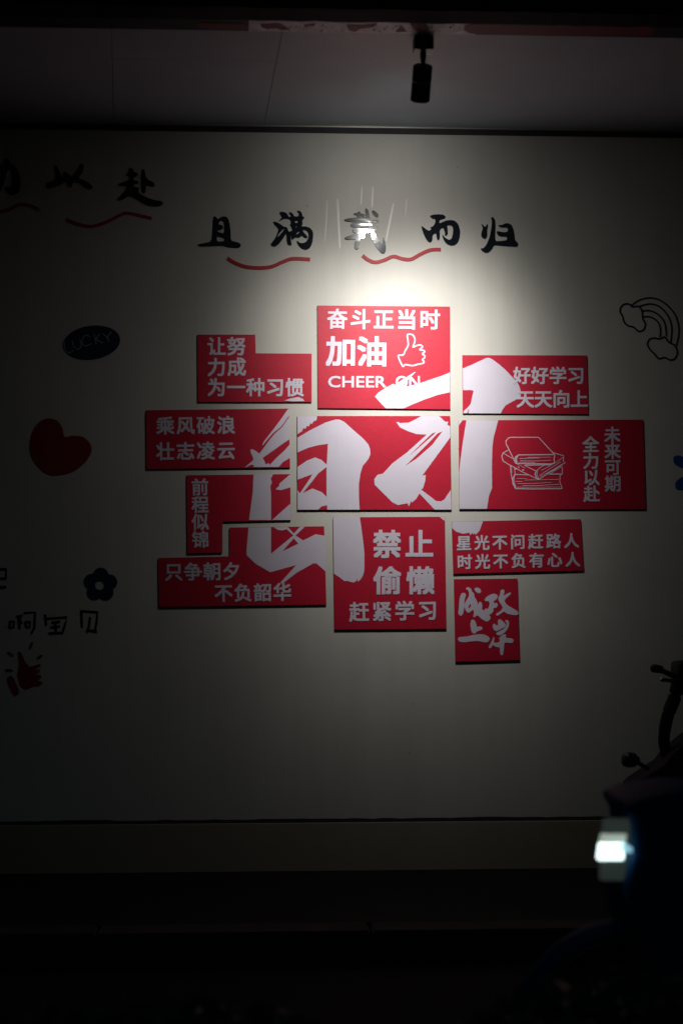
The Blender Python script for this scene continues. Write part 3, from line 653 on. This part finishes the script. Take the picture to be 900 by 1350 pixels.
# stickers -----------------------------------------------------------
st = 'stickers around the boards'
zz = lambda p: Z(0, 380, 4.5, p)
e = [(121.1 + 37.8 * math.cos(a) * math.cos(R(-8)) - 22.3 * math.sin(a) * math.sin(R(-8)), 451.6 + 37.8 * math.cos(a) * math.sin(R(-8)) + 22.3 * math.sin(a) * math.cos(R(-8))) for a in [2 * math.pi * k / 48 for k in range(48)]]
lk = tag(empty('oval_sticker', atY(121, 474)), 'dark oval wall sticker with the word LUCKY in thin letters', 'sticker', st)
plate('oval', [[e]], -.003, -.0005, M['navyvinyl'], lk)
lines('lettering', [(catmull(zz(p), 4), 1.3) for p in (
    [(385, 318), (383, 345), (395, 375), (415, 382), (438, 368)], [(430, 312), (440, 348), (462, 362), (482, 345), (476, 305)], [(535, 288), (512, 278), (492, 295), (490, 325), (508, 342), (545, 328)],
    [(560, 270), (566, 300), (572, 335)], [(592, 268), (570, 303)], [(570, 303), (592, 315), (612, 326)], [(612, 270), (640, 292)], [(662, 258), (640, 292), (650, 318)])], -.0042, -.003, mat('pale_print', (.32, .32, .36), .5), lk)
wall_piece('heart_sticker', [[catmull(zz([(385, 880), (372, 830), (340, 785), (290, 772), (240, 790), (197, 845), (178, 930), (190, 1000), (230, 1062), (290, 1105), (350, 1108), (430, 1090), (500, 1040), (540, 980), (540, 930), (500, 885), (440, 874)]), 4, True)]], 'dark red heart sticker tilted to one side, left of the boards', 'sticker', M['darkred'], .003, 0, st)
zz = lambda p: Z(0, 730, 4.5, p)
fl = []
for k in range(80):
    a = 2 * math.pi * k / 80; rr = 76 + 26 * abs(math.cos(2.5 * (a + .28))) ** .8
    fl.append((597 + rr * math.cos(a), 184 + rr * math.sin(a)))
wall_piece('flower_sticker', [[zz(fl), zz([(592 + 27 * math.cos(k * math.pi / 8), 188 + 27 * math.sin(k * math.pi / 8)) for k in range(16)])]], 'navy five-petal flower sticker with a round hole in its centre', 'sticker', M['navyvinyl'], .003, 0, st)
HW = 'handwritten characters on the dark lower left wall'
def hand(paths, wd, label, cat='wall lettering', name='handwritten_character', m=None, grp=HW):
    return tag(lines(name, [(zz(p), wd * 1.25, False) for p in paths], -.003, -.0005, m or M['ink']), label, cat, grp)
hand([[(62, 402), (58, 440)], [(62, 402), (85, 400), (83, 436), (58, 440)], [(100, 372), (136, 364), (118, 392), (134, 408), (112, 420)], [(112, 370), (119, 445)], [(145, 350), (211, 347), (206, 440), (188, 474)], [(154, 402), (182, 404), (178, 436), (158, 436), (154, 402)]], 2.3, 'thin handwritten character 啊, left one of the three small ones')
hand([[(270, 360), (276, 425)], [(272, 385), (400, 376), (386, 425), (372, 470)], [(308, 408), (358, 403)], [(302, 437), (356, 430)], [(330, 405), (333, 465)], [(290, 472), (378, 468)]], 2.3, 'thin handwritten character 宝, middle one of the three small ones')
hand([[(484, 335), (488, 436)], [(482, 340), (580, 346), (574, 410), (566, 455)], [(537, 375), (531, 425), (518, 466)], [(515, 450), (578, 463)]], 2.3, 'thin handwritten character 贝, right one of the three small ones')
hand([[(-60, 90), (40, 92), (38, 146), (-60, 150)], [(-20, 92), (-20, 148)], [(-60, 90), (-60, 200), (38, 197)]], 2.6, 'thin handwritten character cut off by the left edge, above the others')
th = tag(empty('thumb_sticker', atY(30, 918)), 'dark red thumbs-up sticker with short rays around it', 'sticker', st)
plate('hand', [[zz([(108, 580), (128, 588), (150, 640), (178, 672), (240, 652), (244, 668), (196, 688), (238, 686), (236, 704), (202, 714), (246, 722), (244, 740), (212, 746), (256, 764), (240, 782), (200, 785), (155, 805), (122, 782), (106, 720), (116, 650)])]], -.003, -.0005, M['darkred'], th)
plate('cuff', [[chaikin(zz([(38, 738), (75, 718), (120, 822), (95, 847), (72, 822)]))]], -.003, -.0005, M['darkred'], th)
for q in ([(40, 582), (60, 583), (85, 603), (76, 612)], [(173, 565), (184, 525), (200, 524), (190, 562)], [(215, 622), (235, 602), (262, 598), (238, 625)], [(35, 682), (80, 688), (76, 700), (34, 698)]):
    plate('ray', [[chaikin(zz(q))]], -.003, -.0005, M['darkred'], th)
zz = lambda p: Z(780, 370, 4.5, p)
rb = tag(empty('rainbow_sticker', atY(858, 474)), 'black outline rainbow sticker between two small clouds, upper right', 'sticker', st)
for p in ([(235, 145), (280, 115), (340, 102), (400, 115), (460, 160), (500, 220), (515, 300), (500, 385)], [(280, 152), (340, 138), (400, 155), (450, 210), (472, 280), (465, 370)], [(290, 182), (340, 178), (390, 200), (430, 250), (440, 330)], [(300, 217), (340, 214), (385, 240), (405, 285), (402, 335)]):
    lines('arc', [(catmull(zz(p), 6), 2.0)], -.003, -.0005, M['ink'], rb)
for p in ([(180, 210), (165, 180), (180, 145), (215, 138), (240, 155), (270, 152), (295, 175), (300, 225), (315, 255), (305, 290), (275, 300), (245, 275), (215, 268), (190, 245)], [(345, 410), (328, 378), (338, 350), (365, 340), (400, 345), (430, 335), (455, 365), (490, 385), (505, 425), (490, 462), (460, 470), (430, 455), (395, 462), (370, 435)]):
    lines('cloud', [(catmull(zz(p), 5, True), 2.2, True)], -.0031, -.0005, M['ink'], rb)
bf = tag(empty('petal_sticker', atY(905, 650)), 'blue sticker of loose petals cut off by the right edge', 'sticker', st)
for a in (-2.5, 2.35, -1.25, 0, 1.2):
    c_ = (600, 1132); pp = [(c_[0] + math.cos(a) * r_ - math.sin(a) * w_, c_[1] + math.sin(a) * r_ + math.cos(a) * w_) for r_, w_ in ((40, -8), (80, -27), (120, -29), (145, 0), (120, 29), (80, 27), (40, 8))]
    plate('petal', [[catmull(zz(pp), 4, True)]], -.003, -.0005, M['bluevinyl'], bf)

# ------------------------------------------------------------------ scooters (nose towards the left, -x)
def wheel(root, x, y, z, r, wd, rimr):
    wroot = obj_t = None
    bm = bmesh.new(); pr = []
    for k in range(14):
        a = 2 * math.pi * k / 14; pr.append((r - wd * .5 + wd * .5 * math.cos(a), wd * .5 * math.sin(a)))
    revolve(bm, pr, 'y', (x, y, z), 40); ty = obj('front_wheel' if x < root.location.x + .3 else 'rear_wheel', bm, M['rubber'], root, True)
    bm = bmesh.new(); revolve(bm, [(rimr, -wd * .35), (rimr + .02, -wd * .38), (rimr + .02, wd * .38), (rimr, wd * .35)], 'y', (x, y, z), 40)
    revolve(bm, [(.0, -wd * .45), (.045, -wd * .45), (.045, wd * .45), (.0, wd * .45)], 'y', (x, y, z), 20, False)
    for k in range(5):
        a = 2 * math.pi * k / 5 + .3; d = Vector((math.cos(a), 0, math.sin(a)))
        tube(bm, [Vector((x, y, z)) + d * .03, Vector((x, y, z)) + d * rimr], [.014, .010], 8)
    o = obj('rim', bm, M['steel'], None, True); o.parent = ty
    return ty
def arc_shell(bm, cx, cz, r, a0, a1, y0, y1, th=.004, n=22):
    rows = []
    for k in range(n + 1):
        a = a0 + (a1 - a0) * k / n; row = []
        for u in range(7):
            v = u / 6; yy = y0 + (y1 - y0) * v; rr = r - .022 * (2 * v - 1) ** 2 * (1 if abs(2 * v - 1) > .4 else .5)
            row.append((cx + rr * math.cos(a), yy, cz + rr * math.sin(a), cx + (rr - th) * math.cos(a), cz + (rr - th) * math.sin(a)))
        rows.append(row)
    O = [[bm.verts.new((p[0], p[1], p[2])) for p in r_] for r_ in rows]; I = [[bm.verts.new((p[3], p[1], p[4])) for p in r_] for r_ in rows]
    for k in range(n):
        for u in range(6):
            bm.faces.new((O[k][u], O[k + 1][u], O[k + 1][u + 1], O[k][u + 1])); bm.faces.new((I[k][u + 1], I[k + 1][u + 1], I[k + 1][u], I[k][u]))
        for u in (0, 6): bm.faces.new((O[k][u], I[k][u], I[k + 1][u], O[k + 1][u]))
    for k in (0, n):
        for u in range(6): bm.faces.new((O[k][u], O[k][u + 1], I[k][u + 1], I[k][u]))

# --- nearer scooter on the road with its headlight on
YS = -3.55
g0 = atY(835, 1322, YS)
GX = g0.x; RZ = -.12
near = tag(empty('scooter', (GX, YS, RZ)), 'dark navy scooter at the lower right with its headlight shining', 'scooter')
AXZ = RZ + .29; wheel(near, GX, YS, AXZ, .27, .09, .17); wheel(near, GX + 1.22, YS, AXZ, .27, .09, .17)
bm = bmesh.new(); arc_shell(bm, GX, AXZ, .32, R(20), R(158), YS - .062, YS + .062); obj('front_fender', bm, M['navypaint'], near, True)
def pz(px, py, y): v = atY(px, py, y); return (v.x, v.z)
prof = [pz(822, 1066, YS - .16), pz(850, 1054, YS - .16), pz(905, 1044, YS - .16), pz(960, 1046, YS - .16), pz(985, 1100, YS - .16), pz(960, 1230, YS - .16), pz(975, 1330, YS - .16), pz(930, 1345, YS - .16), pz(870, 1300, YS - .16), pz(838, 1240, YS - .16), pz(826, 1175, YS - .16), pz(836, 1130, YS - .16), pz(838, 1085, YS - .16)]
bm = bmesh.new(); side_prism(bm, prof, YS - .16, YS + .16); obj('front_fairing', bm, M['navypaint'], near, True, bevel=.022)
# headlight: clear cover with a lit strip
hl = []
def hbox(bm, x0, y0, x1, y1, ya, yb, slant=3):
    side_prism(bm, [pz(x0 + slant, y0, ya), pz(x1 + slant * .6, y0, ya), pz(x1, y1, ya), pz(x0, y1, ya)], ya, yb)
cover = mat('headlight_cover', (.03, .04, .04), .5, emit=(.6, .8, .7), estr=.03)
bm = bmesh.new(); hbox(bm, 790, 1080, 831, 1162, YS - .105, YS - .08, 5); H = obj('headlight', bm, cover, near, True, bevel=.011)
bm = bmesh.new(); hbox(bm, 788, 1113, 822, 1134.5, YS - .115, YS - .085, 3); obj('lit_lens', bm, mat('led_white', (.9, 1, 1), .3, emit=(.78, 1.0, .96), estr=2.2), H, bevel=.004)
bm = bmesh.new(); hbox(bm, 791, 1100, 824, 1112.3, YS - .112, YS - .085, 3); obj('upper_reflector', bm, mat('led_dim', (.6, .7, .65), .3, emit=(.62, .72, .60), estr=.5), H, bevel=.004)
bm = bmesh.new(); hbox(bm, 821.5, 1118, 832.5, 1124, YS - .168, YS - .09, 0); obj('side_marker', bm, mat('led_side', (.6, .8, .9), .3, emit=(.35, .75, .9), estr=.75), H)
SX = GX
bm = bmesh.new(); tube(bm, smoothpath([(SX, YS, AXZ), (SX + .06, YS, AXZ + .3), (SX + .17, YS, AXZ + .72)]), .022, 12); obj('steering_column', bm, M['steel'], near, True)
bm = bmesh.new(); tube(bm, smoothpath([(SX + .24, YS - .33, AXZ + .74), (SX + .19, YS - .15, AXZ + .76), (SX + .17, YS, AXZ + .73), (SX + .19, YS + .15, AXZ + .76), (SX + .24, YS + .33, AXZ + .74)]), .013, 10); hb = obj('handlebar', bm, M['plastic'], near, True)
bm = bmesh.new(); side_prism(bm, [(SX + .22, RZ + .26), (SX + .80, RZ + .26), (SX + .80, RZ + .33), (SX + .22, RZ + .33)], YS - .17, YS + .17); obj('footboard', bm, M['plastic'], near, bevel=.015)
bm = bmesh.new(); side_prism(bm, [(SX + .74, RZ + .28), (SX + 1.5, RZ + .46), (SX + 1.58, RZ + .66), (SX + .72, RZ + .62)], YS - .15, YS + .15); obj('rear_body', bm, M['navypaint'], near, True, bevel=.03)
bm = bmesh.new(); side_prism(bm, [(SX + .70, RZ + .625), (SX + 1.48, RZ + .66), (SX + 1.5, RZ + .76), (SX + 1.1, RZ + .75), (SX + .74, RZ + .72)], YS - .14, YS + .14); obj('seat', bm, M['seat'], near, True, bevel=.03)

# --- parked scooter by the wall
YP = -.62
def pp(px, py, dy=0): v = atY(px, py, YP + dy); return Vector((v.x, v.y, v.z))
b0 = pp(872, 1130); PX = b0.x
park = tag(empty('scooter', (PX, YP, 0)), 'black scooter parked against the wall, its handlebar showing at the right edge', 'scooter')
wheel(park, PX, YP, .19, .185, .075, .11); wheel(park, PX + 1.12, YP, .19, .185, .075, .11)
bm = bmesh.new(); tube(bm, smoothpath([pp(896, 892), pp(889, 918), pp(880, 942), pp(875, 966), pp(875, 985), pp(880, 1004), pp(890, 1030)]), [.030] * 6 + [.028] * 6 + [.026] * 6 + [.024] * 6 + [.022] * 6 + [.028] * 7, 12); obj('leg_shield', bm, M['darkpaint'], park, True)
bm = bmesh.new(); tube(bm, smoothpath([pp(860.5, 881, -.20), pp(868, 882.5, -.17), pp(878, 887, -.12), pp(890, 892, -.02), pp(915, 894, .14), pp(930, 892, .24)]), [.012, .013, .013, .013, .012, .011] + [.011] * 25, 10)
hb = obj('handlebar', bm, M['plastic'], park, True)
bm = bmesh.new(); tube(bm, [pp(859, 880.5, -.205), pp(861, 881, -.20), pp(870, 882.5, -.165)], [.009, .017, .016], 12); obj('grip', bm, M['rubber'], hb, True).matrix_parent_inverse = Matrix()
bm = bmesh.new(); tube(bm, smoothpath([pp(871, 896, -.16), pp(880, 897, -.12), pp(893, 900, -.03)]), .008, 8); obj('brake_lever', bm, M['steel'], hb, True).matrix_parent_inverse = Matrix()
bm = bmesh.new(); side_prism(bm, [pz(889, 873, YP), pz(905, 871, YP), pz(918, 880, YP), pz(912, 900, YP), pz(891, 904, YP), pz(887, 890, YP)], YP - .07, YP + .07); obj('instrument_pod', bm, M['darkpaint'], park, True, bevel=.01)
bm = bmesh.new(); side_prism(bm, [pz(842, 1021, YP), pz(868, 1004, YP), pz(878, 990, YP), pz(905, 968, YP), pz(940, 970, YP), pz(950, 1050, YP), pz(930, 1090, YP), pz(850, 1080, YP), pz(828, 1072, YP), pz(826, 1034, YP), pz(832, 1028, YP)], YP - .10, YP + .10); obj('front_fairing', bm, M['darkpaint'], park, True, bevel=.014)
bm = bmesh.new(); arc_shell(bm, PX, .19, .215, R(15), R(170), YP - .05, YP + .05); obj('front_fender', bm, M['darkpaint'], park, True)
bm = bmesh.new(); c0, c1 = pp(820, 1001, -.12), pp(845, 1003, -.10); ax = (c1 - c0).normalized()
tube(bm, [c0 + ax * .0, c0 + ax * .006, c0 + ax * .022, c0 + ax * .05, c0 + ax * .072], [.012, .026, .031, .029, .012], 16); ind = obj('turn_signal', bm, M['plastic'], park, True)
bm = bmesh.new(); tube(bm, [pp(841, 1006, -.10), pp(854, 1014, -.08)], .009, 10); o = obj('stalk', bm, M['plastic'], None); o.parent = ind
bm = bmesh.new(); side_prism(bm, [(PX + .16, .14), (PX + .74, .14), (PX + .74, .2), (PX + .16, .2)], YP - .14, YP + .14); obj('footboard', bm, M['plastic'], park, bevel=.012)
bm = bmesh.new(); side_prism(bm, [(PX + .68, .16), (PX + 1.32, .34), (PX + 1.38, .55), (PX + .66, .53)], YP - .12, YP + .12); obj('rear_body', bm, M['darkpaint'], park, True, bevel=.025)
bm = bmesh.new(); side_prism(bm, [(PX + .64, .535), (PX + 1.34, .56), (PX + 1.34, .65), (PX + .68, .63)], YP - .12, YP + .12); obj('seat', bm, M['seat'], park, True, bevel=.025)
